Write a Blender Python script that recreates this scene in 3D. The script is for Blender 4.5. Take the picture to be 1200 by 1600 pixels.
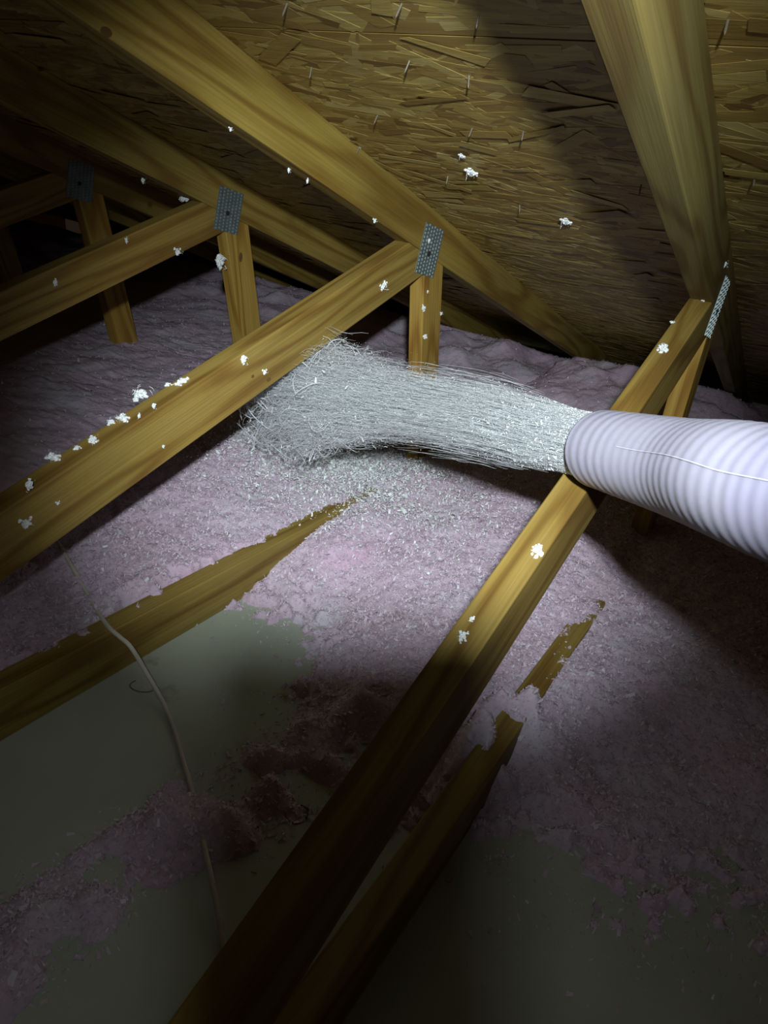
import bpy, bmesh, math, random
import numpy as np
from mathutils import Vector, Matrix, Euler

# ------------------------------------------------------------------ camera, world, light, exposure
scene = bpy.context.scene
COL = scene.collection
for o in list(bpy.data.objects):
    bpy.data.objects.remove(o)

CAM = Vector((0.16689, -1.32292, 0.80014))
ROT = Euler((1.103473, -0.126471, 0.577526), 'XYZ')
FPX = 1062.83
cd = bpy.data.cameras.new('camera')
cam = bpy.data.objects.new('camera', cd)
COL.objects.link(cam)
cam.location = CAM
cam.rotation_euler = ROT
cd.sensor_fit = 'VERTICAL'
cd.sensor_height = 24.0
cd.sensor_width = 18.0
cd.lens = FPX / 1600 * 24.0
cd.clip_start = 0.005
scene.camera = cam

world = bpy.data.worlds.new('attic_dark')
scene.world = world
world.use_nodes = True
world.node_tree.nodes['Background'].inputs[0].default_value = (1.0, 0.60, 0.42, 1)
world.node_tree.nodes['Background'].inputs[1].default_value = 0.014

LAMP = Vector((0.25, -1.45, 0.98))          # the worker's headlamp


def spot(name, target, energy, size, blend, col, radius=0.012):
    ld = bpy.data.lights.new(name, 'SPOT')
    ld.energy = energy
    ld.color = col
    ld.spot_size = math.radians(size)
    ld.spot_blend = blend
    ld.shadow_soft_size = radius
    o = bpy.data.objects.new(name, ld)
    COL.objects.link(o)
    o.location = LAMP
    o.rotation_euler = (Vector(target) - LAMP).to_track_quat('-Z', 'Y').to_euler()
    return o


spot('headlamp_beam', (-0.69, 0.20, 0.24), 140, 56, 1.0, (0.86, 0.95, 1.0), 0.018)
spot('headlamp_spill', (-0.42, -0.35, 0.0), 4.2, 92, 1.0, (0.90, 0.96, 1.0), 0.018)

vs = scene.view_settings
vs.view_transform = 'Standard'
vs.look = 'None'
vs.gamma = 1.0
vs.use_curve_mapping = False
vs.exposure = 0.0

# ------------------------------------------------------------------ dimensions of the attic
SP = 0.61            # truss spacing
W = 0.038            # lumber thickness
H = 0.089            # lumber depth
ZN = 0.66889         # height of the joint between web and rafter
M = 0.30684          # roof slope
S = 0.34131          # slope of the diagonal web
YP = 0.06587         # near edge of the short post at joint height
LN = -0.24046        # lean of the post
CM = math.hypot(1, M)
CS = math.hypot(1, S)
rng = np.random.default_rng(7)
random.seed(7)

Rm = ROT.to_matrix()


def ray(u, v):
    return Rm @ Vector(((u - 600) / FPX, -(v - 800) / FPX, -1.0))


def at_dist(u, v, d):
    return CAM + ray(u, v).normalized() * d


def on_x(u, v, x):
    r = ray(u, v)
    return CAM + r * ((x - CAM.x) / r.x)


def on_z(u, v, z):
    r = ray(u, v)
    return CAM + r * ((z - CAM.z) / r.z)


def on_plane(u, v, p, n):
    r = ray(u, v)
    n = Vector(n)
    return CAM + r * ((Vector(p) - CAM).dot(n) / r.dot(n))


# ------------------------------------------------------------------ numpy value noise
def hash2(ix, iy, seed):
    h = (ix.astype(np.int64) * 374761393 + iy.astype(np.int64) * 668265263 + seed * 1442695041) & 0x7fffffff
    h = ((h ^ (h >> 13)) * 1274126177) & 0x7fffffff
    h = (h ^ (h >> 16)) & 0xffffff
    return h / float(0xffffff)


def vnoise(x, y, seed=0):
    ix = np.floor(x); iy = np.floor(y)
    fx = x - ix; fy = y - iy
    fx = fx * fx * (3 - 2 * fx); fy = fy * fy * (3 - 2 * fy)
    a = hash2(ix, iy, seed); b = hash2(ix + 1, iy, seed)
    c = hash2(ix, iy + 1, seed); d = hash2(ix + 1, iy + 1, seed)
    return (a + (b - a) * fx) * (1 - fy) + (c + (d - c) * fx) * fy - 0.5


def puffs(x, y, cell, seed):
    gx_ = x / cell; gy_ = y / cell
    ix = np.floor(gx_); iy = np.floor(gy_)
    best = np.full(x.shape, 9.0)
    for dx in (-1, 0, 1):
        for dy in (-1, 0, 1):
            cx_ = ix + dx + hash2(ix + dx, iy + dy, seed); cy_ = iy + dy + hash2(ix + dx, iy + dy, seed + 1)
            best = np.minimum(best, (gx_ - cx_) ** 2 + (gy_ - cy_) ** 2)
    return np.sqrt(np.maximum(0.0, 1.0 - best))


# ------------------------------------------------------------------ materials
def new_mat(name):
    m = bpy.data.materials.new(name)
    m.use_nodes = True
    nt = m.node_tree
    b = nt.nodes['Principled BSDF']
    return m, nt, b


def N(nt, t, **kw):
    n = nt.nodes.new(t)
    for k, v in kw.items():
        if k.startswith('i_'):
            n.inputs[k[2:].replace('_', ' ')].default_value = v
        else:
            setattr(n, k, v)
    return n


def ramp(nt, stops):
    r = nt.nodes.new('ShaderNodeValToRGB')
    el = r.color_ramp.elements
    while len(el) > 1:
        el.remove(el[0])
    el[0].position = stops[0][0]; el[0].color = (*stops[0][1], 1)
    for p, c in stops[1:]:
        e = el.new(p); e.color = (*c, 1)
    return r


def mat_wood():
    m, nt, b = new_mat('pine_lumber')
    L = nt.links.new
    tc = N(nt, 'ShaderNodeTexCoord')
    oi = N(nt, 'ShaderNodeObjectInfo')
    mul = N(nt, 'ShaderNodeVectorMath', operation='SCALE')
    cx = N(nt, 'ShaderNodeCombineXYZ')
    L(oi.outputs['Random'], cx.inputs[0]); L(oi.outputs['Random'], cx.inputs[1]); L(oi.outputs['Random'], cx.inputs[2])
    L(cx.outputs[0], mul.inputs[0]); mul.inputs['Scale'].default_value = 23.0
    add = N(nt, 'ShaderNodeVectorMath', operation='ADD')
    L(tc.outputs['Object'], add.inputs[0]); L(mul.outputs[0], add.inputs[1])
    mp = N(nt, 'ShaderNodeMapping'); mp.inputs['Scale'].default_value = (1.1, 9.0, 9.0)
    L(add.outputs[0], mp.inputs[0])
    n1 = N(nt, 'ShaderNodeTexNoise', i_Scale=1.3, i_Detail=1.5, i_Roughness=0.4)
    L(mp.outputs[0], n1.inputs['Vector'])
    mm = N(nt, 'ShaderNodeMath', operation='MULTIPLY'); mm.inputs[1].default_value = 40.0
    L(n1.outputs['Fac'], mm.inputs[0])
    sn = N(nt, 'ShaderNodeMath', operation='SINE'); L(mm.outputs[0], sn.inputs[0])
    ma = N(nt, 'ShaderNodeMath', operation='MULTIPLY_ADD'); ma.inputs[1].default_value = 0.5; ma.inputs[2].default_value = 0.5
    L(sn.outputs[0], ma.inputs[0])
    rp = ramp(nt, [(0.0, (0.36, 0.258, 0.062)), (0.5, (0.335, 0.232, 0.052)), (0.82, (0.275, 0.175, 0.036)), (1.0, (0.235, 0.138, 0.027))])
    L(ma.outputs[0], rp.inputs[0])
    mp2 = N(nt, 'ShaderNodeMapping'); mp2.inputs['Scale'].default_value = (5, 260, 260)
    L(add.outputs[0], mp2.inputs[0])
    n2 = N(nt, 'ShaderNodeTexNoise', i_Scale=1.0, i_Detail=3.0); L(mp2.outputs[0], n2.inputs['Vector'])
    n3 = N(nt, 'ShaderNodeTexNoise', i_Scale=3.0, i_Detail=3.0); L(add.outputs[0], n3.inputs['Vector'])
    r2 = ramp(nt, [(0.3, (0.72, 0.70, 0.66)), (0.7, (1.0, 1.0, 1.0))]); L(n2.outputs['Fac'], r2.inputs[0])
    r3 = ramp(nt, [(0.35, (0.80, 0.80, 0.85)), (0.65, (1.0, 1.0, 1.0))]); L(n3.outputs['Fac'], r3.inputs[0])
    x1 = N(nt, 'ShaderNodeMix', data_type='RGBA', blend_type='MULTIPLY'); x1.inputs[0].default_value = 1.0
    L(rp.outputs[0], x1.inputs[6]); L(r2.outputs[0], x1.inputs[7])
    x2 = N(nt, 'ShaderNodeMix', data_type='RGBA', blend_type='MULTIPLY'); x2.inputs[0].default_value = 1.0
    L(x1.outputs[2], x2.inputs[6]); L(r3.outputs[0], x2.inputs[7])
    x3 = N(nt, 'ShaderNodeMix', data_type='RGBA', blend_type='MULTIPLY'); x3.inputs[0].default_value = 1.0
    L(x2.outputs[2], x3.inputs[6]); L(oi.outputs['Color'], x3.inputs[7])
    L(x3.outputs[2], b.inputs['Base Color'])
    b.inputs['Roughness'].default_value = 0.62
    b.inputs['Specular IOR Level'].default_value = 0.3
    bp = N(nt, 'ShaderNodeBump'); bp.inputs['Strength'].default_value = 0.25; bp.inputs['Distance'].default_value = 0.002
    L(n2.outputs['Fac'], bp.inputs['Height']); L(bp.outputs[0], b.inputs['Normal'])
    return m


def mat_osb(name, strand):
    m, nt, b = new_mat(name)
    L = nt.links.new
    tc = N(nt, 'ShaderNodeTexCoord')
    mp = N(nt, 'ShaderNodeMapping'); mp.inputs['Scale'].default_value = (7, 60, 60) if not strand else (14, 150, 150)
    L(tc.outputs['Object'], mp.inputs[0])
    n = N(nt, 'ShaderNodeTexNoise', i_Scale=1.0, i_Detail=5.0, i_Roughness=0.6, i_Distortion=0.6)
    L(mp.outputs[0], n.inputs['Vector'])
    r = ramp(nt, [(0.3, (0.70, 0.66, 0.60)), (0.7, (1.0, 1.0, 1.0))]); L(n.outputs['Fac'], r.inputs[0])
    if strand:
        g = N(nt, 'ShaderNodeNewGeometry')
        c = ramp(nt, [(0.0, (0.22, 0.135, 0.030)), (0.2, (0.31, 0.210, 0.050)), (0.5, (0.37, 0.265, 0.066)),
                      (0.75, (0.43, 0.33, 0.095)), (0.90, (0.52, 0.42, 0.15)), (0.96, (0.22, 0.13, 0.030)), (1.0, (0.15, 0.085, 0.02))])
        L(g.outputs['Random Per Island'], c.inputs[0])
        col = c.outputs[0]
    else:
        c = N(nt, 'ShaderNodeRGB'); c.outputs[0].default_value = (0.30, 0.20, 0.05, 1)
        col = c.outputs[0]
    x = N(nt, 'ShaderNodeMix', data_type='RGBA', blend_type='MULTIPLY'); x.inputs[0].default_value = 1.0
    L(col, x.inputs[6]); L(r.outputs[0], x.inputs[7]); L(x.outputs[2], b.inputs['Base Color'])
    b.inputs['Roughness'].default_value = 0.5
    b.inputs['Specular IOR Level'].default_value = 0.45
    bp = N(nt, 'ShaderNodeBump'); bp.inputs['Strength'].default_value = 0.22; bp.inputs['Distance'].default_value = 0.003
    L(n.outputs['Fac'], bp.inputs['Height']); L(bp.outputs[0], b.inputs['Normal'])
    return m


def mat_insulation():
    m, nt, b = new_mat('pink_fibreglass')
    L = nt.links.new
    tc = N(nt, 'ShaderNodeTexCoord')
    n1 = N(nt, 'ShaderNodeTexNoise', i_Scale=6.0, i_Detail=4.0, i_Roughness=0.6); L(tc.outputs['Object'], n1.inputs['Vector'])
    n2 = N(nt, 'ShaderNodeTexNoise', i_Scale=95.0, i_Detail=4.0, i_Roughness=0.7); L(tc.outputs['Object'], n2.inputs['Vector'])
    r1 = ramp(nt, [(0.30, (0.60, 0.43, 0.54)), (0.50, (0.61, 0.50, 0.59)), (0.68, (0.60, 0.56, 0.62))]); L(n1.outputs['Fac'], r1.inputs[0])
    r2 = ramp(nt, [(0.28, (0.74, 0.70, 0.72)), (0.45, (0.97, 0.96, 0.96)), (0.75, (1.0, 1.0, 1.0))]); L(n2.outputs['Fac'], r2.inputs[0])
    x = N(nt, 'ShaderNodeMix', data_type='RGBA', blend_type='MULTIPLY'); x.inputs[0].default_value = 1.0
    L(r1.outputs[0], x.inputs[6]); L(r2.outputs[0], x.inputs[7]); L(x.outputs[2], b.inputs['Base Color'])
    b.inputs['Roughness'].default_value = 0.95
    b.inputs['Subsurface Weight'].default_value = 0.6
    b.inputs['Subsurface Radius'].default_value = (0.012, 0.010, 0.0115)
    b.inputs['Subsurface Scale'].default_value = 1.0
    b.inputs['Specular IOR Level'].default_value = 0.15
    vo = N(nt, 'ShaderNodeTexVoronoi', feature='SMOOTH_F1', i_Scale=130.0); L(tc.outputs['Object'], vo.inputs['Vector'])
    iv = N(nt, 'ShaderNodeMath', operation='SUBTRACT'); L(n2.outputs['Fac'], iv.inputs[0]); L(vo.outputs['Distance'], iv.inputs[1])
    bp = N(nt, 'ShaderNodeBump'); bp.inputs['Strength'].default_value = 0.3; bp.inputs['Distance'].default_value = 0.004
    L(iv.outputs[0], bp.inputs['Height']); L(bp.outputs[0], b.inputs['Normal'])
    return m


def mat_islands(name, stops, rough=0.9, spec=0.2):
    m, nt, b = new_mat(name)
    g = N(nt, 'ShaderNodeNewGeometry')
    c = ramp(nt, stops)
    nt.links.new(g.outputs['Random Per Island'], c.inputs[0])
    nt.links.new(c.outputs[0], b.inputs['Base Color'])
    b.inputs['Roughness'].default_value = rough
    b.inputs['Specular IOR Level'].default_value = spec
    return m


def mat_noise(name, ca, cb, scale, rough=0.6, spec=0.4, metal=0.0, bump=0.0, detail=4.0, stain=None):
    m, nt, b = new_mat(name)
    L = nt.links.new
    tc = N(nt, 'ShaderNodeTexCoord')
    n = N(nt, 'ShaderNodeTexNoise', i_Scale=scale, i_Detail=detail, i_Roughness=0.6); L(tc.outputs['Object'], n.inputs['Vector'])
    r = ramp(nt, [(0.3, ca), (0.7, cb)]); L(n.outputs['Fac'], r.inputs[0])
    out = r.outputs[0]
    if stain:
        v = N(nt, 'ShaderNodeTexNoise', i_Scale=9.0, i_Detail=5.0, i_Roughness=0.55); L(tc.outputs['Object'], v.inputs['Vector'])
        r2 = ramp(nt, [(0.66, (1, 1, 1)), (0.74, stain)]); L(v.outputs['Fac'], r2.inputs[0])
        x = N(nt, 'ShaderNodeMix', data_type='RGBA', blend_type='MULTIPLY'); x.inputs[0].default_value = 1.0
        L(out, x.inputs[6]); L(r2.outputs[0], x.inputs[7]); out = x.outputs[2]
    L(out, b.inputs['Base Color'])
    b.inputs['Roughness'].default_value = rough
    b.inputs['Specular IOR Level'].default_value = spec
    b.inputs['Metallic'].default_value = metal
    if bump:
        bp = N(nt, 'ShaderNodeBump'); bp.inputs['Strength'].default_value = bump; bp.inputs['Distance'].default_value = 0.002
        L(n.outputs['Fac'], bp.inputs['Height']); L(bp.outputs[0], b.inputs['Normal'])
    return m


WOOD = mat_wood()
OSB = mat_osb('osb_core', False)
OSBS = mat_osb('osb_strands', True)
INS = mat_insulation()
FLAKE = mat_islands('insulation_flakes', [(0.0, (0.50, 0.37, 0.45)), (0.5, (0.61, 0.50, 0.59)), (0.88, (0.64, 0.56, 0.64)), (1.0, (0.72, 0.71, 0.74))])
WHITE = mat_islands('white_fibre', [(0.0, (0.66, 0.70, 0.68)), (0.6, (0.80, 0.84, 0.82)), (1.0, (0.90, 0.92, 0.90))])
def mat_fibre():
    m, nt, b = new_mat('flying_fibre')
    g = N(nt, 'ShaderNodeNewGeometry')
    c = ramp(nt, [(0.0, (0.86, 0.90, 0.91)), (1.0, (0.97, 0.98, 0.99))])
    nt.links.new(g.outputs['Random Per Island'], c.inputs[0])
    d = N(nt, 'ShaderNodeBsdfDiffuse'); t = N(nt, 'ShaderNodeBsdfTranslucent'); x = N(nt, 'ShaderNodeMixShader')
    x.inputs[0].default_value = 0.45
    nt.links.new(c.outputs[0], d.inputs[0]); nt.links.new(c.outputs[0], t.inputs[0])
    nt.links.new(d.outputs[0], x.inputs[1]); nt.links.new(t.outputs[0], x.inputs[2])
    nt.links.new(x.outputs[0], nt.nodes['Material Output'].inputs[0])
    nt.nodes.remove(b)
    return m


FIBRE = mat_fibre()
DRYWALL = mat_noise('drywall_paper', (0.39, 0.43, 0.34), (0.45, 0.49, 0.39), 7.0, rough=0.85, spec=0.15, bump=0.1, stain=(0.62, 0.52, 0.42))
STEEL = mat_noise('galvanised_steel', (0.15, 0.19, 0.19), (0.23, 0.28, 0.27), 60.0, rough=0.45, spec=0.5, metal=0.55)
TOOTH = mat_noise('punched_steel', (0.25, 0.31, 0.30), (0.36, 0.42, 0.40), 80.0, rough=0.4, spec=0.5, metal=0.5)
DARKHOLE = mat_noise('dark_hole', (0.01, 0.012, 0.01), (0.02, 0.02, 0.018), 20.0, rough=0.8)
HOSE = mat_noise('hose_plastic', (0.50, 0.48, 0.63), (0.53, 0.51, 0.66), 5.0, rough=0.5, spec=0.3)
hb = HOSE.node_tree.nodes['Principled BSDF']
hb.inputs['Subsurface Weight'].default_value = 0.6
hb.inputs['Subsurface Radius'].default_value = (0.02, 0.02, 0.024)
hb.inputs['Subsurface Scale'].default_value = 0.5
SEAM = mat_noise('hose_seam', (0.80, 0.80, 0.92), (0.86, 0.86, 0.95), 9.0, rough=0.25, spec=0.6)
CABLE = mat_noise('cable_sheath', (0.50, 0.47, 0.38), (0.60, 0.57, 0.47), 25.0, rough=0.5)
WIRE = mat_noise('thin_wire', (0.10, 0.08, 0.05), (0.16, 0.12, 0.08), 40.0, rough=0.5)
NAIL = mat_noise('nail_steel', (0.12, 0.10, 0.07), (0.22, 0.19, 0.13), 90.0, rough=0.6, metal=0.3)
KNOT = mat_noise('pine_knot', (0.10, 0.05, 0.012), (0.15, 0.08, 0.02), 60.0, rough=0.7)
BLACK = mat_noise('phone_black', (0.012, 0.012, 0.013), (0.02, 0.02, 0.022), 12.0, rough=0.3)
GLASS = mat_noise('phone_glass', (0.006, 0.006, 0.008), (0.01, 0.01, 0.012), 12.0, rough=0.1)


# ------------------------------------------------------------------ object helpers
def link(o, parent=None):
    COL.objects.link(o)
    if parent:
        o.parent = parent
    return o


def empty(name, loc=(0, 0, 0)):
    o = bpy.data.objects.new(name, None)
    o.empty_display_size = 0.05
    o.location = loc
    return link(o)


def tag(o, label=None, cat=None, group=None, kind=None):
    if label: o['label'] = label
    if cat: o['category'] = cat
    if group: o['group'] = group
    if kind: o['kind'] = kind
    return o


def mesh_np(name, verts, faces, mat, smooth=False):
    """verts (n,3) array, faces (m,3|4) int array"""
    me = bpy.data.meshes.new(name)
    verts = np.ascontiguousarray(verts, dtype=np.float32)
    faces = np.ascontiguousarray(faces, dtype=np.int32)
    k = faces.shape[1]
    me.vertices.add(len(verts)); me.vertices.foreach_set('co', verts.ravel())
    me.loops.add(faces.size); me.loops.foreach_set('vertex_index', faces.ravel())
    me.polygons.add(len(faces))
    me.polygons.foreach_set('loop_start', np.arange(0, faces.size, k, dtype=np.int32))
    me.polygons.foreach_set('use_smooth', np.full(len(faces), smooth, dtype=bool))
    me.update(calc_edges=True)
    me.validate()
    me.materials.append(mat)
    return me


def obj_bm(name, bm, mat, parent=None, smooth=False):
    me = bpy.data.meshes.new(name)
    bmesh.ops.recalc_face_normals(bm, faces=bm.faces)
    for f in bm.faces:
        f.smooth = smooth
    bm.to_mesh(me); bm.free()
    me.materials.append(mat)
    o = bpy.data.objects.new(name, me)
    return link(o, parent)


def box_bm(bm, lo, hi, bevel=0.0):
    r = bmesh.ops.create_cube(bm, size=1.0)
    vs_ = r['verts']
    for v in vs_:
        v.co = Vector([(lo[i] + hi[i]) / 2 + v.co[i] * (hi[i] - lo[i]) for i in range(3)])
    if bevel:
        es = list({e for v in vs_ for e in v.link_edges})
        bmesh.ops.bevel(bm, geom=es, offset=bevel, segments=2, affect='EDGES', profile=0.5)


def lumber(name, poly, ang, parent, bevel=0.0022):
    """prism with a YZ outline, 38 mm thick along X (x from -W to 0), local X along the grain"""
    o0 = Vector((0, sum(p[0] for p in poly) / len(poly), sum(p[1] for p in poly) / len(poly)))
    Rl = Matrix(((0, -1, 0), (math.cos(ang), 0, -math.sin(ang)), (math.sin(ang), 0, math.cos(ang))))
    inv = Rl.transposed()
    bm = bmesh.new()
    a = [bm.verts.new(inv @ (Vector((0, y, z)) - o0)) for y, z in poly]
    b = [bm.verts.new(inv @ (Vector((-W, y, z)) - o0)) for y, z in poly]
    bm.faces.new(a); bm.faces.new(b[::-1])
    n = len(poly)
    for i in range(n):
        bm.faces.new((a[i], b[i], b[(i + 1) % n], a[(i + 1) % n]))
    bmesh.ops.recalc_face_normals(bm, faces=bm.faces)
    if bevel:
        bmesh.ops.bevel(bm, geom=list(bm.edges), offset=bevel, segments=2, affect='EDGES', profile=0.5)
    o = obj_bm(name, bm, WOOD, parent)
    o.matrix_local = Matrix.Translation(o0) @ Rl.to_4x4()
    return o


def tube_np(path, radii, nseg=6, closed_ends=True):
    path = [Vector(p) for p in path]
    n = len(path)
    V = []; F = []
    up = Vector((0.13, 0.21, 1)).normalized()
    for i in range(n):
        t = (path[min(i + 1, n - 1)] - path[max(i - 1, 0)]).normalized()
        s = t.cross(up)
        if s.length < 1e-4:
            s = t.cross(Vector((1, 0, 0)))
        s.normalize(); q = s.cross(t)
        for k in range(nseg):
            a = 2 * math.pi * k / nseg
            V.append(path[i] + (s * math.cos(a) + q * math.sin(a)) * radii[i])
    for i in range(n - 1):
        for k in range(nseg):
            k2 = (k + 1) % nseg
            F.append((i * nseg + k, i * nseg + k2, (i + 1) * nseg + k2, (i + 1) * nseg + k))
    return V, F


def catmull(pts, n):
    pts = [Vector(p) for p in pts]
    P = [pts[0] * 2 - pts[1]] + pts + [pts[-1] * 2 - pts[-2]]
    out = []
    segs = len(pts) - 1
    for j in range(n):
        t = j / (n - 1) * segs
        i = min(int(t), segs - 1); u = t - i
        a, b, c, d = P[i], P[i + 1], P[i + 2], P[i + 3]
        out.append(0.5 * ((2 * b) + (c - a) * u + (2 * a - 5 * b + 4 * c - d) * u * u + (3 * b - a - 3 * c + d) * u ** 3))
    return out


# ------------------------------------------------------------------ setting: drywall floor, OSB roof deck, gable end
bm = bmesh.new()
box_bm(bm, (-5.2, -3.0, -0.0127), (1.6, 2.62, 0.0))
fl = obj_bm('floor', bm, DRYWALL)
tag(fl, kind='structure')

ceil = empty('ceiling', (0, 0, ZN + H * CM))
tag(ceil, kind='structure')
ceil.rotation_euler = (-math.atan(M), 0, 0)          # local Y runs down the slope, local -Z faces the attic

PX, PY, TH = 2.44, 1.22, 0.0115


def strand_mesh(seed, w, h, n):
    r = np.random.default_rng(seed)
    V = np.zeros((n * 8, 3), np.float32); F = np.zeros((n * 6, 4), np.int32)
    ln = r.uniform(0.04, 0.12, n); wd = r.uniform(0.010, 0.034, n)
    cx = r.uniform(0.03, w - 0.03, n); cy = r.uniform(0.02, h - 0.02, n)
    an = r.normal(0, 0.42, n)
    ca, sa = np.cos(an), np.sin(an)
    zt = -r.uniform(0.00005, 0.0005, n)
    tl = r.normal(0, 0.0018, n); tw = r.normal(0, 0.020, n)      # slight lift at ends and edges
    big = r.random(n) < 0.07
    tl = np.where(big, r.normal(0, 0.045, n), tl)
    skew = r.normal(0, 0.006, n)
    crn = [(-1, -1), (1, -1), (1, 1), (-1, 1)]
    for j, (a, b_) in enumerate(crn):
        lx = a * ln / 2 + b_ * skew * 0.5; ly = b_ * wd / 2 * r.uniform(0.55, 1.0, n)
        X = np.clip(cx + lx * ca - ly * sa, 0.001, w - 0.001); Y = np.clip(cy + lx * sa + ly * ca, 0.001, h - 0.001)
        Z = zt - np.abs(lx * tl) - ly * tw
        Z = np.minimum(Z, 0.0002)
        V[j::8] = np.stack([X, Y, Z], 1)
        V[j + 4::8] = np.stack([X, Y, Z + 0.0003], 1)
    base = np.arange(n) * 8
    q = [(0, 3, 2, 1), (4, 5, 6, 7), (0, 1, 5, 4), (1, 2, 6, 5), (2, 3, 7, 6), (3, 0, 4, 7)]
    for j, f_ in enumerate(q):
        F[j::6] = np.stack([base + k for k in f_], 1)
    return mesh_np('osb_strand_layer', V, F, OSBS)


bm = bmesh.new()
box_bm(bm, (0, 0, 0.0), (PX - 0.003, PY - 0.003, TH))
panel_me = bpy.data.meshes.new('osb_panel'); bm.to_mesh(panel_me); bm.free(); panel_me.materials.append(OSB)
strand_me = [strand_mesh(11 + k, PX, PY, 6500) for k in range(3)]
Y_SEAM = -0.56 * CM          # slope coordinate of a horizontal panel joint
k = 0
for row, y0 in enumerate([Y_SEAM - 2 * PY, Y_SEAM - PY, Y_SEAM, Y_SEAM + PY, Y_SEAM + 2 * PY]):
    off = -0.019 + (0.61 if row % 2 == 0 else 1.83)
    x1 = off
    while x1 > -4.0:
        x0 = x1 - PX
        pn = link(bpy.data.objects.new('osb_panel', panel_me), ceil)
        pn.location = (x0, y0, 0)
        st = link(bpy.data.objects.new('wood_strands', strand_me[k % 3]), pn)
        tag(st, kind='stuff')
        k += 1
        x1 = x0

# roofing nails poking through the deck
def nail_mesh():
    V, F = tube_np([(0, 0, 0.001), (0, 0, -0.011), (0, 0, -0.014)], [0.0012, 0.0012, 0.0002], 6)
    return mesh_np('roofing_nail', np.array([list(v) for v in V]), np.array(F), NAIL)


nail_me = nail_mesh()
Rc = Euler((-math.atan(M), 0, 0)).to_matrix()
roof_n = Rc @ Vector((0, 0, 1))
roof_p = Vector((0, 0, ZN + H * CM))
nails_px = [(748, 22), (733, 118), (487, 105), (590, 180), (738, 200), (818, 205), (449, 5), (1138, 30), (640, 95), (700, 275), (812, 320), (1002, 288), (1180, 275), (628, 6), (562, 228)]
for (u, v) in nails_px:
    q = on_plane(u, v, roof_p, roof_n)
    lq = Rc.transposed() @ (q - roof_p)
    nn = link(bpy.data.objects.new('roofing_nail', nail_me), ceil)
    nn.location = (lq.x, lq.y, 0.0)
    nn.rotation_euler = (random.uniform(-0.25, 0.25), random.uniform(-0.25, 0.25), 0)

bm = bmesh.new()
box_bm(bm, (-5.2, -3.0, 0), (-5.18, 2.3, 1.7))
tag(obj_bm('wall_left', bm, OSB), kind='structure')


# ------------------------------------------------------------------ roof trusses
def plate_meshes():
    bm = bmesh.new()
    w, h, t = 0.088, 0.104, 0.0012
    box_bm(bm, (0, -w / 2, -h / 2), (t, w / 2, h / 2))
    # folded rows: vertical shallow corrugations between the punched slots
    pm = bpy.data.meshes.new('nail_plate'); bm.to_mesh(pm); bm.free(); pm.materials.append(STEEL)
    bm = bmesh.new()
    cols, rows = 7, 13
    for c in range(cols):
        for r in range(rows):
            y = -w / 2 + (c + 0.5) * w / cols
            z = -h / 2 + (r + 0.5 + (0.25 if c % 2 else -0.1)) * h / rows
            box_bm(bm, (t - 0.0002, y - 0.0021, z - 0.0026), (t + 0.0008, y + 0.0021, z + 0.0022))
    tm = bpy.data.meshes.new('punched_teeth'); bm.to_mesh(tm); bm.free(); tm.materials.append(TOOTH)
    bm = bmesh.new()
    bmesh.ops.create_cone(bm, cap_ends=True, segments=12, radius1=0.006, radius2=0.006, depth=0.002,
                          matrix=Matrix.Translation((t + 0.0008, -0.004, -0.006)) @ Matrix.Rotation(math.pi / 2, 4, 'Y'))
    hm = bpy.data.meshes.new('plate_hole'); bm.to_mesh(hm); bm.free(); hm.materials.append(DARKHOLE)
    return pm, tm, hm


PLATE_ME, TEETH_ME, HOLE_ME = plate_meshes()


def post_y(z):
    return YP - (ZN - z) * LN


def build_truss(label):
    root = empty('roof_truss', (0, 0, 0))
    tag(root, label, 'roof truss', 'roof trusses')
    # rafter: long top chord
    ya, yb = -3.0, 2.40
    r = lumber('top_chord', [(ya, ZN - M * ya), (yb, ZN - M * yb), (yb, ZN - M * yb + H * CM), (ya, ZN - M * ya + H * CM)], -math.atan(M), root)
    # bottom chord on the drywall
    lumber('bottom_chord', [(-3.0, 0.0), ((ZN) / M, 0.0), ((ZN - H) / M, H), (-3.0, H)], 0.0, root)
    # diagonal web
    # post_y(z) = YP - (ZN - z) * LN ; solve z = ZN - M * post_y(z)
    zt = (ZN - M * (YP - ZN * LN)) / (1 + M * LN)
    zb = (ZN - H * CS + S * (YP - ZN * LN)) / (1 - S * LN)
    yl0 = -(ZN - H) / S
    yl1 = -(ZN - H - H * CS) / S
    lumber('diagonal_web', [(yl0, H), (yl1, H), (post_y(zb), zb), (post_y(zt), zt), (0, ZN)], math.atan(S), root)
    # short post from the joint down to the bottom chord
    zt2 = (ZN - M * (YP + H - ZN * LN)) / (1 + M * LN)
    lumber('post', [(post_y(H), H), (post_y(H) + H, H), (post_y(zt2) + H, zt2), (post_y(zt), zt)], math.pi / 2 + math.atan(-LN) * -1 + 2 * math.atan(-LN), root)
    # pressed metal plate over the joint, both sides
    pl = link(bpy.data.objects.new('nail_plate', PLATE_ME), root)
    pl.location = (0.0, 0.0905, 0.651)
    pl.rotation_euler = (-0.19, 0, 0)
    tag(pl, 'grey galvanised nail plate with rows of punched teeth')
    te = link(bpy.data.objects.new('punched_teeth', TEETH_ME), pl); tag(te, kind='stuff')
    link(bpy.data.objects.new('plate_hole', HOLE_ME), pl)
    return root


def copy_tree(o, parent=None):
    c = o.copy(); COL.objects.link(c)
    if parent:
        c.parent = parent
        c.matrix_parent_inverse = o.matrix_parent_inverse
    for ch in [x for x in bpy.data.objects if x.parent == o]:
        copy_tree(ch, c)
    return c


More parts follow.
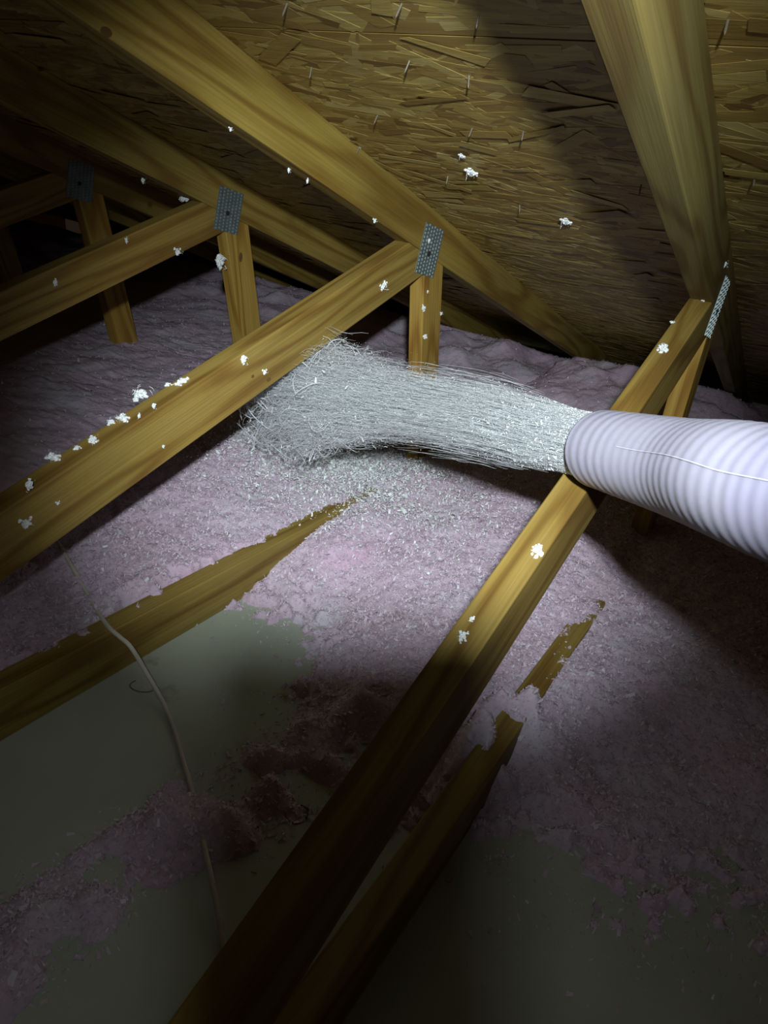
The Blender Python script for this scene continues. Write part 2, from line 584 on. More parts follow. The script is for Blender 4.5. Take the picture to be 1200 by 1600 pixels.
truss_labels = [
    'nearest yellow pine roof truss, its diagonal web passing under the white hose',
    'brightly lit yellow pine roof truss in the middle, joint plate facing the fibre stream',
    'dimly lit pine roof truss just behind the bright middle one, white tuft on its post',
    'dark roof truss third away from the hose, post ending in insulation at left',
    'darkest roof truss, fourth away from the hose at the far left edge',
]
t0 = build_truss(truss_labels[0])
trusses = [t0]
for i in range(1, 5):
    c = copy_tree(t0)
    c.location.x = -SP * i
    c['label'] = truss_labels[i]
    trusses.append(c)

# near rafter greyer, dimmer beam light put into its tint; posts brighter, webs warmer
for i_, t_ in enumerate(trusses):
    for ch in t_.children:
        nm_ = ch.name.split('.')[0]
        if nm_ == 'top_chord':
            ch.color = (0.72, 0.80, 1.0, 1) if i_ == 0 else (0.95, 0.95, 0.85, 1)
        elif nm_ == 'post':
            ch.color = (1.40, 1.25, 1.05, 1)
        elif nm_ == 'diagonal_web':
            ch.color = (1.02, 0.98, 0.95, 1)

# dark knots in a few boards
bm = bmesh.new()
bmesh.ops.create_uvsphere(bm, u_segments=14, v_segments=6, radius=1.0)
for v in bm.verts:
    v.co.x *= 0.06
knot_me = bpy.data.meshes.new('knot'); bm.to_mesh(knot_me); bm.free(); knot_me.materials.append(KNOT)
for i_, u_, v_, ry_, rz_ in [(2, 376, 402, .007, .013), (1, 166, 50, .008, .005), (1, 420, 593, .006, .004), (1, 395, 588, .004, .003)]:
    kn = link(bpy.data.objects.new('knot', knot_me), trusses[i_])
    pw = on_x(u_, v_, -SP * i_)
    kn.location = (0.0, pw.y, pw.z)
    kn.scale = (0.01, ry_, rz_)

# ------------------------------------------------------------------ blown-in insulation
def sstep(a, b, x):
    t = np.clip((x - a) / (b - a), 0, 1)
    return t * t * (3 - 2 * t)


RIDGE = np.array([(-.16, -.42), (-.215, -.55), (-.245, -.70), (-.265, -.80), (-.30, -.89), (-.325, -.98), (-.33, -1.10), (-.33, -1.35)])


def ridge_d(x, y):
    d = np.full(x.shape, 9.0)
    for a, b in zip(RIDGE[:-1], RIDGE[1:]):
        ab = b - a
        t = np.clip(((x - a[0]) * ab[0] + (y - a[1]) * ab[1]) / (ab @ ab), 0, 1)
        d = np.minimum(d, np.hypot(x - a[0] - t * ab[0], y - a[1] - t * ab[1]))
    return d


def height(x, y):
    n1 = vnoise(x * 9, y * 9, 1); n2 = vnoise(x * 24, y * 24, 2); n3 = vnoise(x * 60, y * 60, 3); n4 = vnoise(x * 130, y * 130, 4)
    bil = np.abs(n2) * 2
    rough = n1 * 0.016 + n2 * 0.008 + n3 * 0.004 + n4 * 0.003 + (puffs(x + n3 * .01, y + n2 * .01, 0.019, 31) - .6) * 0.010 + (puffs(x + n2 * .02, y - n3 * .02, 0.043, 41) - .6) * 0.006
    # bays left of the middle truss: already filled
    hl = 0.093 + 0.05 * sstep(0.0, 0.35, -0.648 - x) + 0.02 * sstep(0.1, 0.9, y) + 0.05 * sstep(0.6, 1.6, y)
    # bay between the two near trusses: being filled
    yb = np.interp(x, [-.61, -.50, -.42, -.34, -.24, -.04], [-.47, -.47, -.50, -.57, -.66, -.69])
    d = y - yb + n1 * 0.12
    hm = np.interp(d, [-.6, -.05, 0, .1, .22, .45, .8, 1.2, 2.0], [-.06, -.026, -.008, .028, .066, .088, .125, .17, .22])
    rd = ridge_d(x, y)
    rw = np.interp(y, [-1.2, -.95, -.75, -.5], [.055, .050, .075, .10])
    ridge = (0.048 + 0.05 * n1 + 0.06 * n2) * np.exp(-(rd / rw) ** 2) - 0.014 - 0.03 * sstep(rw, rw + 0.06, rd)
    isl = (puffs(x, y, 0.034, 51) - 0.72 + n3 * 0.5) * 0.05
    hm = hm + np.maximum(isl, 0) * 1.6 * np.exp(-((d + .03) / .08) ** 2) + np.minimum(isl, 0) * 0.5 * np.exp(-((d - .03) / .07) ** 2)
    hm = np.where(d < 0.12, np.maximum(hm, ridge), hm)
    # bay right of the near truss
    dr = y + 0.60 + n1 * 0.10 - 0.04 * sstep(0.05, 0.3, x)
    hr = np.interp(dr, [-.5, -.05, 0, .1, .25, .4, .8, 1.2, 2.0], [-.06, -.020, -0.009, .006, .050, .086, .12, .16, .2])
    hr = hr + np.maximum(isl, 0) * 1.3 * np.exp(-((dr + .03) / .10) ** 2) + np.minimum(isl, 0) * 0.5 * np.exp(-((dr - .08) / .08) ** 2)
    hr = hr + np.maximum(0.082 - hr, 0) * np.exp(-(x / 0.085) ** 2) * sstep(-0.62, -0.47, y + n2 * 0.06)
    h = np.where(x < -0.629, hl, np.where(x < -0.019, hm, hr))
    # spill across the chord tops
    b1 = np.maximum(sstep(-0.66, -0.60, x + n2 * 0.035 + n3 * 0.035), sstep(-0.628, -0.613, x))
    h = np.where((x > -0.68) & (x < -0.59), hl * (1 - b1) + hm * b1, h)
    b0 = sstep(-0.045, 0.007, x)
    h = np.where((x > -0.045) & (x < 0.007), hm * (1 - b0) + hr * b0, h)
    # small heap where the cable crosses the middle bottom chord, and around the near chord
    h = np.maximum(h, (0.168 + n2 * .10 + n3 * .06) * np.exp(-(((x + .650) / .05) ** 2 + ((y + .775) / .06) ** 2)) * (1 - sstep(-0.63, -0.612, x)) - 0.07)
    h = np.maximum(h, (0.176 + n2 * .05 + n3 * .05) * np.exp(-(((x + .02) / .09) ** 2 + ((y + .485) / .065) ** 2)) - 0.07)
    h = h - 0.014 * np.exp(-((x + .625) / .05) ** 2) * sstep(-0.5, -0.3, y) * (1 - sstep(-0.02, 0.08, y)) - 0.008 * np.exp(-((x + .015) / .04) ** 2) * np.exp(-((y + .33) / .07) ** 2)
    h = np.maximum(h, (0.158 + n2 * 0.09 + n3 * .06) * np.exp(-(((x + .045) / .055) ** 2 + ((y + .57) / .11) ** 2)) * (1 - sstep(-0.022, -0.004, x)) - 0.07)
    # lumpy heap by the eave
    h = h + 0.05 * np.exp(-(((x + .35) / .3) ** 2 + ((y - 1.25) / .3) ** 2)) + n1 * 0.05 * sstep(0.7, 1.2, y)
    h = h + rough * (0.25 + 0.75 * sstep(-0.016, 0.0, h))
    roof = ZN - M * y - 0.005
    return np.minimum(h, roof)


def grid_axis(lo, f0, f1, hi, fine, coarse):
    return np.concatenate([np.arange(lo, f0, coarse), np.arange(f0, f1, fine), np.arange(f1, hi, coarse)])


gx = grid_axis(-4.6, -1.05, 0.5, 1.2, 0.0046, 0.0135)
gy = grid_axis(-2.0, -1.15, 0.55, 2.2, 0.0046, 0.0115)
GX, GY = np.meshgrid(gx, gy, indexing='ij')
GZ = height(GX, GY)
nx, ny = GX.shape
jx = (hash2(np.arange(nx * ny).reshape(nx, ny), np.zeros((nx, ny)), 5) - .5) * 0.003
jy = (hash2(np.arange(nx * ny).reshape(nx, ny), np.ones((nx, ny)), 6) - .5) * 0.003
V = np.stack([(GX + jx).ravel(), (GY + jy).ravel(), GZ.ravel()], 1)
idx = np.arange(nx * ny).reshape(nx, ny)
F = np.stack([idx[:-1, :-1].ravel(), idx[1:, :-1].ravel(), idx[1:, 1:].ravel(), idx[:-1, 1:].ravel()], 1)
keep = (V[:, 2][F] > -0.012).any(axis=1)
F = F[keep]
used = np.zeros(len(V), bool); used[F.ravel()] = True
remap = np.cumsum(used) - 1
V[:, 2] = np.maximum(V[:, 2], -0.012)
ins = link(bpy.data.objects.new('blown_insulation', mesh_np('blown_insulation', V[used], remap[F], INS, smooth=True)))
tag(ins, 'pink and white blown fibreglass insulation spread over the attic floor', 'insulation', kind='stuff')


def flakes_mesh(name, P, size, aspect, mat, lift=0.6, bent=True):
    """bent little flakes at points P: two quads each"""
    n = len(P)
    a = rng.uniform(0, 2 * math.pi, n)
    tilt = rng.normal(0, 0.6, n)
    d = np.stack([np.cos(a) * np.cos(tilt), np.sin(a) * np.cos(tilt), np.abs(np.sin(tilt)) * lift], 1)
    s = np.stack([-np.sin(a), np.cos(a), rng.normal(0, 0.5, n)], 1)
    s /= np.linalg.norm(s, axis=1)[:, None]
    up = np.cross(d, s)
    L_ = size[:, None]; w = (size * aspect)[:, None]
    b = (size * rng.uniform(-0.35, 0.35, n))[:, None]
    if not bent:
        V = np.zeros((n * 4, 3), np.float32)
        V[0::4] = P - d * L_ / 2 - s * w / 2; V[1::4] = P - d * L_ / 2 + s * w / 2
        V[2::4] = P + d * L_ / 2 + s * w / 3 + up * b; V[3::4] = P + d * L_ / 2 - s * w / 3
        return mesh_np(name, V, np.arange(n * 4).reshape(n, 4), mat)
    V = np.zeros((n * 6, 3), np.float32)
    V[0::6] = P - d * L_ / 2 - s * w / 2; V[1::6] = P - d * L_ / 2 + s * w / 2
    V[2::6] = P - s * w / 2 + up * b; V[3::6] = P + s * w / 2 + up * b
    V[4::6] = P + d * L_ / 2 - s * w / 3; V[5::6] = P + d * L_ / 2 + s * w / 3
    base = np.arange(n) * 6
    F = np.zeros((n * 2, 4), np.int32)
    F[0::2] = np.stack([base, base + 1, base + 3, base + 2], 1)
    F[1::2] = np.stack([base + 2, base + 3, base + 5, base + 4], 1)
    return mesh_np(name, V, F, mat)


# loose flakes lying on the blanket (too many to count)
nfl = 260000
fx = np.concatenate([rng.uniform(-1.05, 0.45, nfl), rng.uniform(-2.4, 0.4, 30000)])
fy = np.concatenate([rng.uniform(-1.15, 0.6, nfl), rng.uniform(-0.6, 1.7, 30000)])
fz = height(fx, fy)
ok = (fz > 0.003) | ((fz > -0.035) & (rng.random(len(fz)) < 0.55 * np.exp(np.minimum(fz, 0) / 0.009)))
fz = np.maximum(fz, 0.001)
P = np.stack([fx, fy, fz + 0.0015], 1)[ok]
sz = rng.gamma(2.2, 0.0014, len(P)) + 0.0012
fo = link(bpy.data.objects.new('loose_flakes', flakes_mesh('loose_flakes', P, sz, rng.uniform(0.15, 0.7, len(P)), FLAKE, 0.9, False)), ins)
tag(fo, kind='stuff')

# freshly blown white fibre lying where the jet lands
IMP = np.array([-0.80, 0.08])
n = 24000
px_ = np.concatenate([rng.normal(-0.84, 0.13, n), rng.normal(-0.66, 0.16, n // 3)])
py_ = np.concatenate([rng.normal(0.08, 0.13, n), rng.normal(0.02, 0.14, n // 3)])
pz_ = height(px_, py_) + np.abs(rng.normal(0, 0.010, len(px_)))
P = np.stack([px_, py_, pz_], 1)
sz = rng.gamma(3.0, 0.0015, len(P)) + 0.0012
wo = link(bpy.data.objects.new('fresh_white_fibre', flakes_mesh('fresh_white_fibre', P, sz, rng.uniform(0.12, 0.5, len(P)), WHITE, lift=0.9)), ins)
tag(wo, kind='stuff')


# ------------------------------------------------------------------ hose
HR = 0.0455
hp = [at_dist(940, 702, 0.835), at_dist(1065, 732, 0.675), at_dist(1200, 767, 0.540)]
dirn = (hp[2] - hp[1]).normalized()
hp.append(hp[2] + dirn * 0.16 + Vector((0.05, 0.0, -0.01)))
hp.append(hp[3] + Vector((0.20, -0.05, -0.10)))
hp.append(hp[4] + Vector((0.20, 0.06, -0.26)))
hp.append(Vector((hp[5].x + 0.22, hp[5].y + 0.25, HR + 0.004)))
path = catmull(hp, 620)
# resample by arc length
acc = [0.0]
for a, b in zip(path[:-1], path[1:]):
    acc.append(acc[-1] + (b - a).length)
LEN = acc[-1]
step = 0.0022
ns = int(LEN / step)
pa = np.array([list(p) for p in path]); sa = np.linspace(0, LEN, ns)
rp_ = np.stack([np.interp(sa, acc, pa[:, i]) for i in range(3)], 1)
PITCH = np.interp(sa, [0, .15, .40, 3.0], [.0240, .0190, .0140, .0140])
phase = np.concatenate([[0], np.cumsum(step * 2 * math.pi / PITCH[:-1])])
amp = np.interp(sa, [0, .08, .12, .17, .22, .4, 3.0], [.00030, .00026, .00010, .00010, .00020, .00018, .00020])
rad = HR + amp * np.cos(phase)
rad[:3] = HR + np.array([-0.004, -0.0012, 0.0004])
hose = empty('blower_hose', (hp[6].x, hp[6].y, 0))
tag(hose, 'white corrugated blower hose laid over the nearest truss web, blowing white fibre', 'hose')


def rel(me_obj, root):
    me_obj.matrix_parent_inverse = Matrix.Translation(-Vector(root.location))
    return me_obj


V, F = tube_np([Vector(p) for p in rp_], rad, 48)
V2, F2 = tube_np([Vector(p) for p in rp_[:160]], rad[:160] - 0.0022, 48)
off = len(V)
F2 = [tuple(reversed([i + off for i in f])) for f in F2]
rim = [(k_, off + k_, off + (k_ + 1) % 48, (k_ + 1) % 48) for k_ in range(48)]
me = mesh_np('corrugated_tube', np.array([list(v) for v in V + V2]), np.array(F + F2 + rim), HOSE, smooth=True)
rel(link(bpy.data.objects.new('corrugated_tube', me), hose), hose)
# moulded seam line along the tube, facing the camera side
sp_ = []
up = Vector((0.13, 0.21, 1)).normalized()
for i in range(60, min(ns - 2, 520), 2):
    c = Vector(rp_[i]); t = (Vector(rp_[i + 1]) - Vector(rp_[i - 1])).normalized()
    s_ = t.cross(up).normalized(); q_ = s_.cross(t)
    vdir = (CAM - c); vdir = (vdir - t * vdir.dot(t)).normalized()
    a0 = math.atan2(vdir.dot(q_), vdir.dot(s_))
    sp_.append((c, t, s_, q_, a0, rad[i]))
a_ref = sp_[len(sp_) // 3][4]
sv = [c + (s_ * math.cos(a_ref) + q_ * math.sin(a_ref)) * (r_ + 0.0001) for c, t, s_, q_, a0, r_ in sp_]
V, F = tube_np(sv, [0.0007] * len(sv), 6)
rel(link(bpy.data.objects.new('moulded_seam', mesh_np('moulded_seam', np.array([list(v) for v in V]), np.array(F), SEAM, True)), hose), hose)

# ------------------------------------------------------------------ stream of fibre leaving the hose
jet_ctrl = [at_dist(950, 703, 0.825), at_dist(855, 681, 0.935), at_dist(760, 655, 1.05), at_dist(650, 636, 1.18), at_dist(560, 625, 1.29), at_dist(490, 622, 1.39), at_dist(440, 645, 1.50)]
jet = np.array([list(v) for v in catmull(jet_ctrl, 200)])
jr = np.interp(np.linspace(0, 1, 200), [0, .12, .4, .7, 1.0], [.040, .042, .054, .072, .092])
jt = np.gradient(jet, axis=0); jt /= np.linalg.norm(jt, axis=1)[:, None]
js = np.cross(jt, np.array([0, 0, 1.0])); js /= np.linalg.norm(js, axis=1)[:, None]
jq = np.cross(js, jt)


def jet_point(t, a, b):
    """t 0..1 along, a,b lateral in units of the local radius"""
    f = np.clip(t, 0, 1) * 199
    i = np.minimum(f.astype(int), 198); u = (f - i)[..., None]
    c = jet[i] * (1 - u) + jet[i + 1] * u
    r = (jr[i])[..., None]
    return c + (js[i] * a[..., None] + jq[i] * b[..., None]) * r


KC = 46
kc_ang = rng.uniform(0, 6.28, KC); kc_r = np.sqrt(rng.random(KC)) * 1.28
kc = np.stack([np.cos(kc_ang) * kc_r, np.sin(kc_ang) * kc_r], 1)
kc_end = rng.uniform(0.72, 1.02, KC)


def cluster(t, a, b):
    # away from the mouth the fibres gather into separate streaks, each reaching its own distance
    n = len(t)
    j = rng.integers(0, KC, n)
    w = sstep(0.28, 0.75, t) * 0.92
    sp = 0.16 + 0.05 * t
    ka = kc[j, 0] + rng.normal(0, 1, n) * sp; kb = kc[j, 1] + rng.normal(0, 1, n) * sp
    return a * (1 - w) + ka * w, b * (1 - w) + kb * w, t < kc_end[j] + rng.normal(0, 0.03, n)


def strands(n, tlo, thi, llo, lhi, spread, curl, wid, seg=7, tpow=1.0):
    t0 = tlo + (thi - tlo) * rng.random(n) ** tpow
    ln = rng.uniform(llo, lhi, n)
    ang = rng.uniform(0, 2 * math.pi, n); rr = np.sqrt(rng.random(n)) * spread
    rr = np.where(rng.random(n) < 0.55, np.abs(rng.normal(0, 0.55, n)) * spread, rr)
    rr = np.minimum(rr, np.interp(t0, [0, .10, .35, 1], [.93, .96, 1.5, 2.2]))
    a0 = np.cos(ang) * rr; b0 = np.sin(ang) * rr
    a0, b0, live = cluster(t0, a0, b0)
    ln = np.where(live, ln, ln * 0.1)
    pts = np.zeros((n, seg, 3))
    ph1 = rng.uniform(0, 6.28, n); ph2 = rng.uniform(0, 6.28, n)
    fr = rng.uniform(0.6, 1.6, n)
    for k_ in range(seg):
        u = k_ / (seg - 1)
        c = curl * (0.2 + t0)
        a = a0 + c * np.sin(ph1 + u * 3.1 * fr); b = b0 + c * np.cos(ph2 + u * 3.7 * fr)
        pts[:, k_] = jet_point(t0 + ln * u, a, b)
    # ribbon tubes with 3 sides
    w = wid * rng.uniform(0.5, 1.4, n)
    V = np.zeros((n, seg, 3, 3)); 
    tang = np.gradient(pts, axis=1); tang /= np.linalg.norm(tang, axis=2)[..., None] + 1e-9
    ref = rng.normal(size=(n, 1, 3)); s = np.cross(tang, ref); s /= np.linalg.norm(s, axis=2)[..., None] + 1e-9
    q = np.cross(tang, s)
    for j in range(3):
        th = 2 * math.pi * j / 3
        for k_ in range(seg):
            tp = 0.25 + 0.75 * math.sin(math.pi * (k_ + 0.4) / (seg - 0.2))
            V[:, k_, j] = pts[:, k_] + (s[:, k_] * math.cos(th) + q[:, k_] * math.sin(th)) * (w * tp)[:, None]
    base = (np.arange(n) * seg * 3)[:, None]
    fl_ = []
    for k_ in range(seg - 1):
        for j in range(3):
            j2 = (j + 1) % 3
            fl_.append((k_ * 3 + j, k_ * 3 + j2, (k_ + 1) * 3 + j2, (k_ + 1) * 3 + j))
    fl_ = np.array(fl_)
    F = (base[:, :, None] + fl_[None]).reshape(-1, 4)
    return V.reshape(-1, 3), F


stream = empty('fibre_stream', tuple(jet[150] * np.array([1, 1, 0])))
tag(stream, 'stream of white insulation fibre shooting from the hose mouth', 'insulation', kind='stuff')
for nm, args in [('fine_fibres', dict(n=24000, tlo=-0.03, thi=0.88, llo=.06, lhi=.20, spread=1.0, curl=0.06, wid=0.00026, tpow=1.5, seg=5)),
                 ('loose_fibres', dict(n=3000, tlo=0.50, thi=0.96, llo=.03, lhi=.12, spread=1.1, curl=0.13, wid=0.00028)),
                 ('curled_wisps', dict(n=240, tlo=0.66, thi=0.99, llo=.03, lhi=.09, spread=1.45, curl=0.30, wid=0.0009, seg=9))]:
    V, F = strands(**args)
    o = rel(link(bpy.data.objects.new(nm, mesh_np(nm, V, F, FIBRE, True)), stream), stream)
    tag(o, kind='stuff')
# dense cloud of tiny fibre crumbs inside the jet
n = 200000
t = np.clip(rng.random(n) ** 1.5 * 0.98 - 0.01, -0.01, 1)
ang = rng.uniform(0, 6.28, n); rr = np.where(rng.random(n) < 0.5, np.sqrt(rng.random(n)), np.abs(rng.normal(0, 0.6, n))) * np.where(t < 0.5, 1.0, 1.0 + (t - .5) * 0.6)
rr = np.minimum(rr, np.interp(t, [0, .10, .35, 1], [.93, .97, 1.2, 2.0]))
ca_, cb_, live = cluster(t, np.cos(ang) * rr, np.sin(ang) * rr)
gap = vnoise(t * 16 + 3, ang * 2.2, 21) + 0.5
okk = live & ((t < 0.45) | (gap > (t - 0.45) * 0.8))
P = jet_point(t, ca_, cb_)[okk]
sz = rng.gamma(2.0, 0.00055, len(P)) + 0.0007
o = rel(link(bpy.data.objects.new('fibre_crumbs', flakes_mesh('fibre_crumbs', P, sz, rng.uniform(0.15, 0.5, len(P)), FIBRE, 1.0, False)), stream), stream)
tag(o, kind='stuff')
# larger flakes carried at the end of the jet
n = 600
t = 0.60 + 0.40 * rng.random(n)
ang = rng.uniform(0, 6.28, n); rr = np.sqrt(rng.random(n)) * 1.35
P = jet_point(t, np.cos(ang) * rr, np.sin(ang) * rr)
sz = rng.gamma(3.0, 0.0022, n) + 0.002
o = rel(link(bpy.data.objects.new('flying_flakes', flakes_mesh('flying_flakes', P, sz, rng.uniform(0.12, 0.4, n), FIBRE, 1.0)), stream), stream)
tag(o, kind='stuff')


# ------------------------------------------------------------------ white tufts stuck on the wood
def tuft_mesh(seed, stretch):
    r = np.random.default_rng(seed)
    bm = bmesh.new()
    for k_ in range(34):
        c = Vector(r.normal(0, 0.26, 3)); c.x *= stretch; c.z = abs(c.z) * 0.5
        b = bmesh.ops.create_icosphere(bm, subdivisions=1, radius=float(r.uniform(0.10, 0.30)))
        for v in b['verts']:
            v.co = c + Vector((v.co.x * r.uniform(.6, 1.5), v.co.y * r.uniform(.6, 1.5), v.co.z * r.uniform(.5, 1.2)))
    for k_ in range(14):                # stray fibres
        c = Vector(r.normal(0, 0.35, 3)); c.z = abs(c.z)
        d = Vector(r.normal(0, 1, 3)).normalized() * r.uniform(.3, .7)
        s_ = Vector(r.normal(0, 1, 3)).normalized() * 0.035
        m_ = c + d * .5 + Vector(r.normal(0, .1, 3))
        vs_ = [bm.verts.new(x) for x in (c - s_, c + s_, m_ + s_, m_ - s_, c + d + s_ * .4, c + d - s_ * .4)]
        bm.faces.new((vs_[0], vs_[1], vs_[2], vs_[3])); bm.faces.new((vs_[3], vs_[2], vs_[4], vs_[5]))
    me = bpy.data.meshes.new('insulation_tuft'); bm.to_mesh(me); bm.free(); me.materials.append(WHITE)
    return me


TUFTS = [tuft_mesh(s_, st) for s_, st in ((1, 1.0), (2, 1.3), (3, 1.0), (4, 2.2), (5, 1.6))]


def tuft(pos, size, label, normal=(1, 0, 0), var=0, group='white tufts caught on the wood', spin=0.0):
    o = link(bpy.data.objects.new('insulation_tuft', TUFTS[var]))
    q = Vector(normal).to_track_quat('Z', 'X')
    o.rotation_euler = (q.to_matrix() @ Matrix.Rotation(spin, 3, 'Z')).to_euler()
    o.location = pos
    o.scale = (size, size, size)
    tag(o, label, 'insulation', group)
    return o


XF = [0.0, -SP, -SP * 2, -SP * 3]
wtop_n = Vector((0, -S, 1)).normalized()


def web_top(u, v, i):
    return on_plane(u, v, (XF[i], 0, ZN), wtop_n)


def side(u, v, i):
    return on_x(u, v, XF[i])


EX = (1, 0, 0)
tl = [
    # middle truss, right face of the web and post
    (side(380, 560, 1), .011, 'round white tuft on the bright middle web, left of its smaller twin', EX, 0, 0),
    (side(413, 581, 1), .007, 'small white tuft near the lower edge of the bright middle web', EX, 2, 0),
    (side(599, 446, 1), .011, 'long white tuft on the middle web closest to its metal plate', EX, 3, 1.9),
    (side(40, 817, 1), .011, 'faint white tuft on the middle web nearest the left photo edge', EX, 2, 0),
    (side(45, 758, 1), .008, 'small white tuft near the top of the middle web at far left', EX, 1, 0),
    (side(240, 633, 1), .006, 'tiny tuft just under the fluffy heap on the middle web', EX, 0, 0),
    (side(217, 650, 1), .004, 'tiny crumb on the middle web left below the fluffy heap', EX, 1, 0),
    (side(90, 786, 1), .004, 'tiny crumb low on the middle web toward the left', EX, 2, 0),
    (side(255, 697, 1), .004, 'tiny crumb at the lower edge of the middle web near its centre', EX, 0, 0),
    (web_top(222, 617, 1), .016, 'largest fluffy white heap on the top edge of the middle web', wtop_n, 0, 0),
    (web_top(283, 598, 1), .012, 'white tuft on the middle web top edge, right of the largest heap', wtop_n, 1, 0),
    (web_top(262, 602, 1), .007, 'small tuft on the middle web top edge between two bigger ones', wtop_n, 2, 0),
    (web_top(193, 655, 1), .011, 'ragged tuft hanging over the middle web top edge, left of the heap', wtop_n, 3, 1.2),
    (web_top(175, 660, 1), .008, 'small tuft on the middle web top edge left of the ragged one', wtop_n, 0, 0),
    (web_top(146, 689, 1), .010, 'drooping tuft on the middle web top edge, further left', wtop_n, 1, 1.3),
    (web_top(120, 701, 1), .007, 'small tuft on the middle web top edge beside the drooping one', wtop_n, 2, 0),
    (web_top(84, 716, 1), .011, 'long tuft on the middle web top edge nearest the left photo edge', wtop_n, 3, 1.5),
    (web_top(628, 374, 1), .014, 'long white tuft wedged where middle web meets the rafter', wtop_n, 3, 1.4),
    (side(669, 375, 1) + Vector((.002, 0, 0)), .006, 'small white tuft stuck on the bright joint plate', EX, 0, 0),
    (side(661, 481, 1), .010, 'upper white tuft on the brightly lit short post', EX, 4, 1.0),
    (side(664, 526, 1), .009, 'lower white tuft on the brightly lit short post', EX, 1, 1.5),
    (side(689, 490, 1), .006, 'small tuft on the right edge of the bright short post', EX, 2, 0),
    (side(668, 455, 1), .005, 'tiny crumb on the bright short post just under the plate', EX, 0, 0),
    (side(680, 596, 1), .012, 'white tuft at the foot of the bright short post', EX, 3, 0.3),
    # rafter of the middle truss, lower edge
    (side(451, 265, 1), .005, 'tiny crumb on the middle rafter lower edge, leftmost of three', EX, 0, 0),
    (side(480, 283, 1), .004, 'tiny crumb on the middle rafter lower edge, second of three', EX, 1, 0),
    (side(585, 345, 1), .006, 'small crumb on the middle rafter lower edge just above the joint', EX, 2, 0),
    (side(360, 202, 1), .004, 'tiny crumb on the middle rafter lower edge, high up', EX, 2, 0),
    (side(563, 227, 1), .005, 'pale crumb on the upper edge of the middle rafter against the boards', EX, 1, 0),
    # truss behind
    (side(343, 405, 2), .026, 'big white tuft on the post of the dim truss behind', EX, 0, 0),
    (web_top(287, 312, 2), .016, 'white tuft on the dim rear web beside its joint plate', wtop_n, 4, 1.5),
    (side(277, 393, 2), .013, 'tuft hanging below the dim rear web', EX, 2, 0),
    (side(86, 442, 2), .008, 'small faint tuft on the dim rear web toward the left', EX, 1, 0),
    (side(197, 376, 2), .006, 'tiny faint crumb midway along the dim rear web', EX, 3, 0),
    (side(223, 281, 2), .008, 'tiny faint crumb under the dim rear rafter', EX, 0, 0),
    # near truss
    (web_top(840, 861, 0), .0105, 'torn white tuft on the near web just below the hose', wtop_n, 4, 0.4),
    (web_top(1036, 545, 0), .013, 'white tuft on the near web above the hose', wtop_n, 4, 0.2),
    (web_top(1098, 467, 0), .010, 'white tuft where the near web meets its rafter', wtop_n, 3, 0.2),
    (web_top(1050, 504, 0), .005, 'tiny tuft on the left edge of the near web above the hose', wtop_n, 2, 0),
    (web_top(737, 968, 0), .004, 'tiny tuft on the near web at the edge of the shadow', wtop_n, 1, 0),
    (web_top(722, 996, 0), .007, 'thin pale tuft on the near web just inside the shadow', wtop_n, 3, 0.1),
    (side(1133, 412, 0), .006, 'small tuft at the upper corner of the near joint plate', EX, 0, 0),
]
for pos, sz_, lab, nn_, var, spin in tl:
    tuft(pos, sz_, lab, nn_, var, spin=spin)
for (u, v, s_, lab) in [(737, 268, .012, 'white tuft caught on a roof board nail, left of two'), (885, 345, .012, 'white tuft hanging from a roof board nail beside the rafter shadow'),
                        (722, 243, .006, 'tiny pale crumb on the roof boards above the left nail tuft')]:
    q = on_plane(u, v, roof_p - roof_n * 0.006, roof_n)
    tuft(q, s_, lab, -roof_n, 3, 'white tufts caught on the roof boards', spin=0.25)

# ------------------------------------------------------------------ electrical cable across the middle bottom chord
def floor_h(p):
    return float(height(np.array([p.x]), np.array([p.y]))[0])


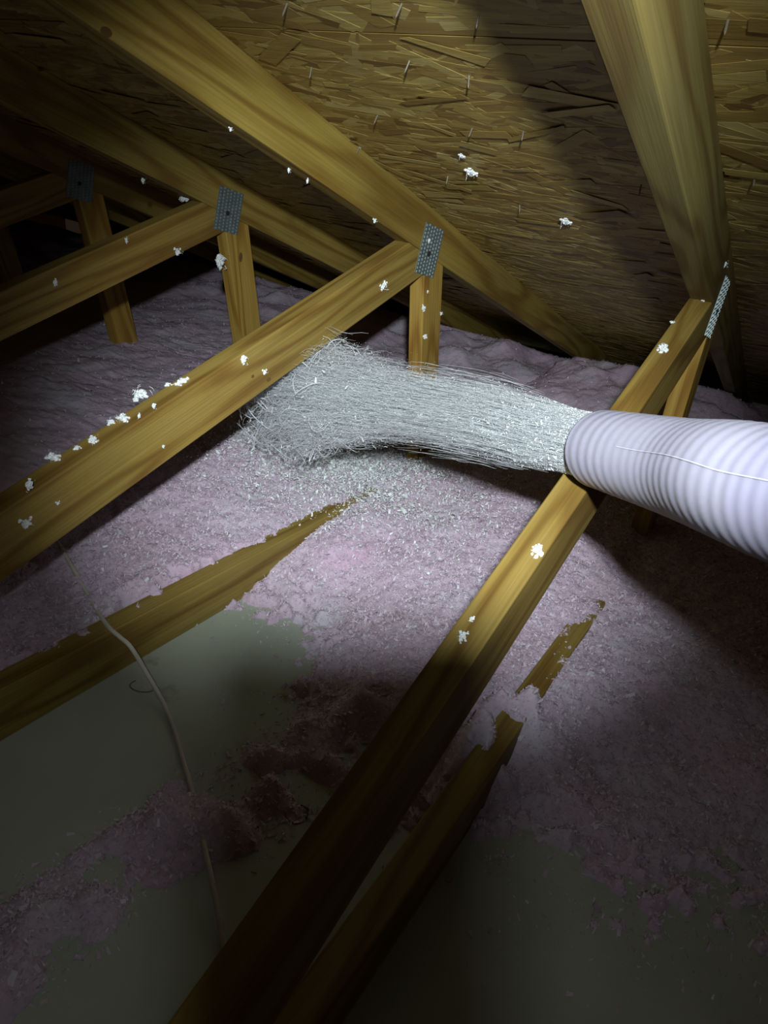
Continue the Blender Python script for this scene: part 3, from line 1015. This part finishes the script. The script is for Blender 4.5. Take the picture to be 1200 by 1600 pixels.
cp = []
for u, v in [(92, 850), (112, 884), (135, 925), (152, 955)]:
    z = 0.12
    for _ in range(8):
        p_ = on_z(u, v, z)
        z = 0.5 * z + 0.5 * (floor_h(p_) + 0.0005)
    cp.append(on_z(u, v, z))
cp += [on_z(170, 980, .098), on_z(188, 996, .095), on_z(205, 1012, .085), on_z(228, 1050, .045), on_z(252, 1092, .012), on_z(272, 1140, .005), on_z(290, 1200, .005),
       on_z(307, 1265, .006), on_z(320, 1325, .030), on_z(336, 1400, .022), on_z(350, 1480, .006), on_z(360, 1560, .005), on_z(372, 1700, .005)]
cpath = catmull(cp, 140)
V, F = tube_np(cpath, [0.0036] * 140, 10)
co = link(bpy.data.objects.new('electrical_cable', mesh_np('electrical_cable', np.array([list(v) for v in V]), np.array(F), CABLE, True)))
tag(co, 'thin pale electrical cable draped over the bottom chord and across the drywall', 'cable')

# small offcut loops of wire lying on the drywall
def wire_loop(c, r, a0, a1, label, sq=0.8, rot=0.0):
    pts = []
    for k_ in range(40):
        a = a0 + (a1 - a0) * k_ / 39
        x = math.cos(a) * r; y = math.sin(a) * r * sq
        pts.append(Vector((c.x + x * math.cos(rot) - y * math.sin(rot), c.y + x * math.sin(rot) + y * math.cos(rot), 0.0016 + 0.0008 * math.sin(a * 2))))
    V, F = tube_np(pts, [0.0009] * 40, 6)
    o = link(bpy.data.objects.new('wire_loop', mesh_np('wire_loop', np.array([list(v) for v in V]), np.array(F), WIRE, True)))
    tag(o, label, 'wire', 'wire scraps on the drywall')


wire_loop(on_z(463, 1272, 0), 0.016, 0.1, 6.1, 'small thin wire ring lying on the shadowed drywall', 0.95)
wire_loop(on_z(225, 1072, 0), 0.022, 2.4, 5.6, 'thin curved wire scrap beside the pale cable on the drywall', 0.7, 0.6)

# ------------------------------------------------------------------ the phone that takes the picture, held in front of the headlamp
ph = empty('smartphone', CAM)
ph.rotation_euler = ROT
tag(ph, 'black smartphone held up at the picture-taker, shading the near floor', 'phone')
bm = bmesh.new()
bx0, bx1, by0, by1 = -0.030, 0.049, -0.118, 0.0475
box_bm(bm, (bx0, by0, 0.009), (bx1, by1, 0.017))
es = [e for e in bm.edges if abs((e.verts[0].co - e.verts[1].co).z) > 0.004]
bmesh.ops.bevel(bm, geom=es, offset=0.010, segments=5, affect='EDGES', profile=0.5)
obj_bm('phone_body', bm, BLACK, ph)
bm = bmesh.new()
box_bm(bm, (bx0 + .003, by0 + .003, 0.0170), (bx1 - .003, by1 - .003, 0.0174))
es = [e for e in bm.edges if abs((e.verts[0].co - e.verts[1].co).z) > 0.0002 and abs((e.verts[0].co - e.verts[1].co).x) < 1e-5 and abs((e.verts[0].co - e.verts[1].co).y) < 1e-5]
bmesh.ops.bevel(bm, geom=es, offset=0.008, segments=4, affect='EDGES', profile=0.5)
obj_bm('screen', bm, GLASS, ph)
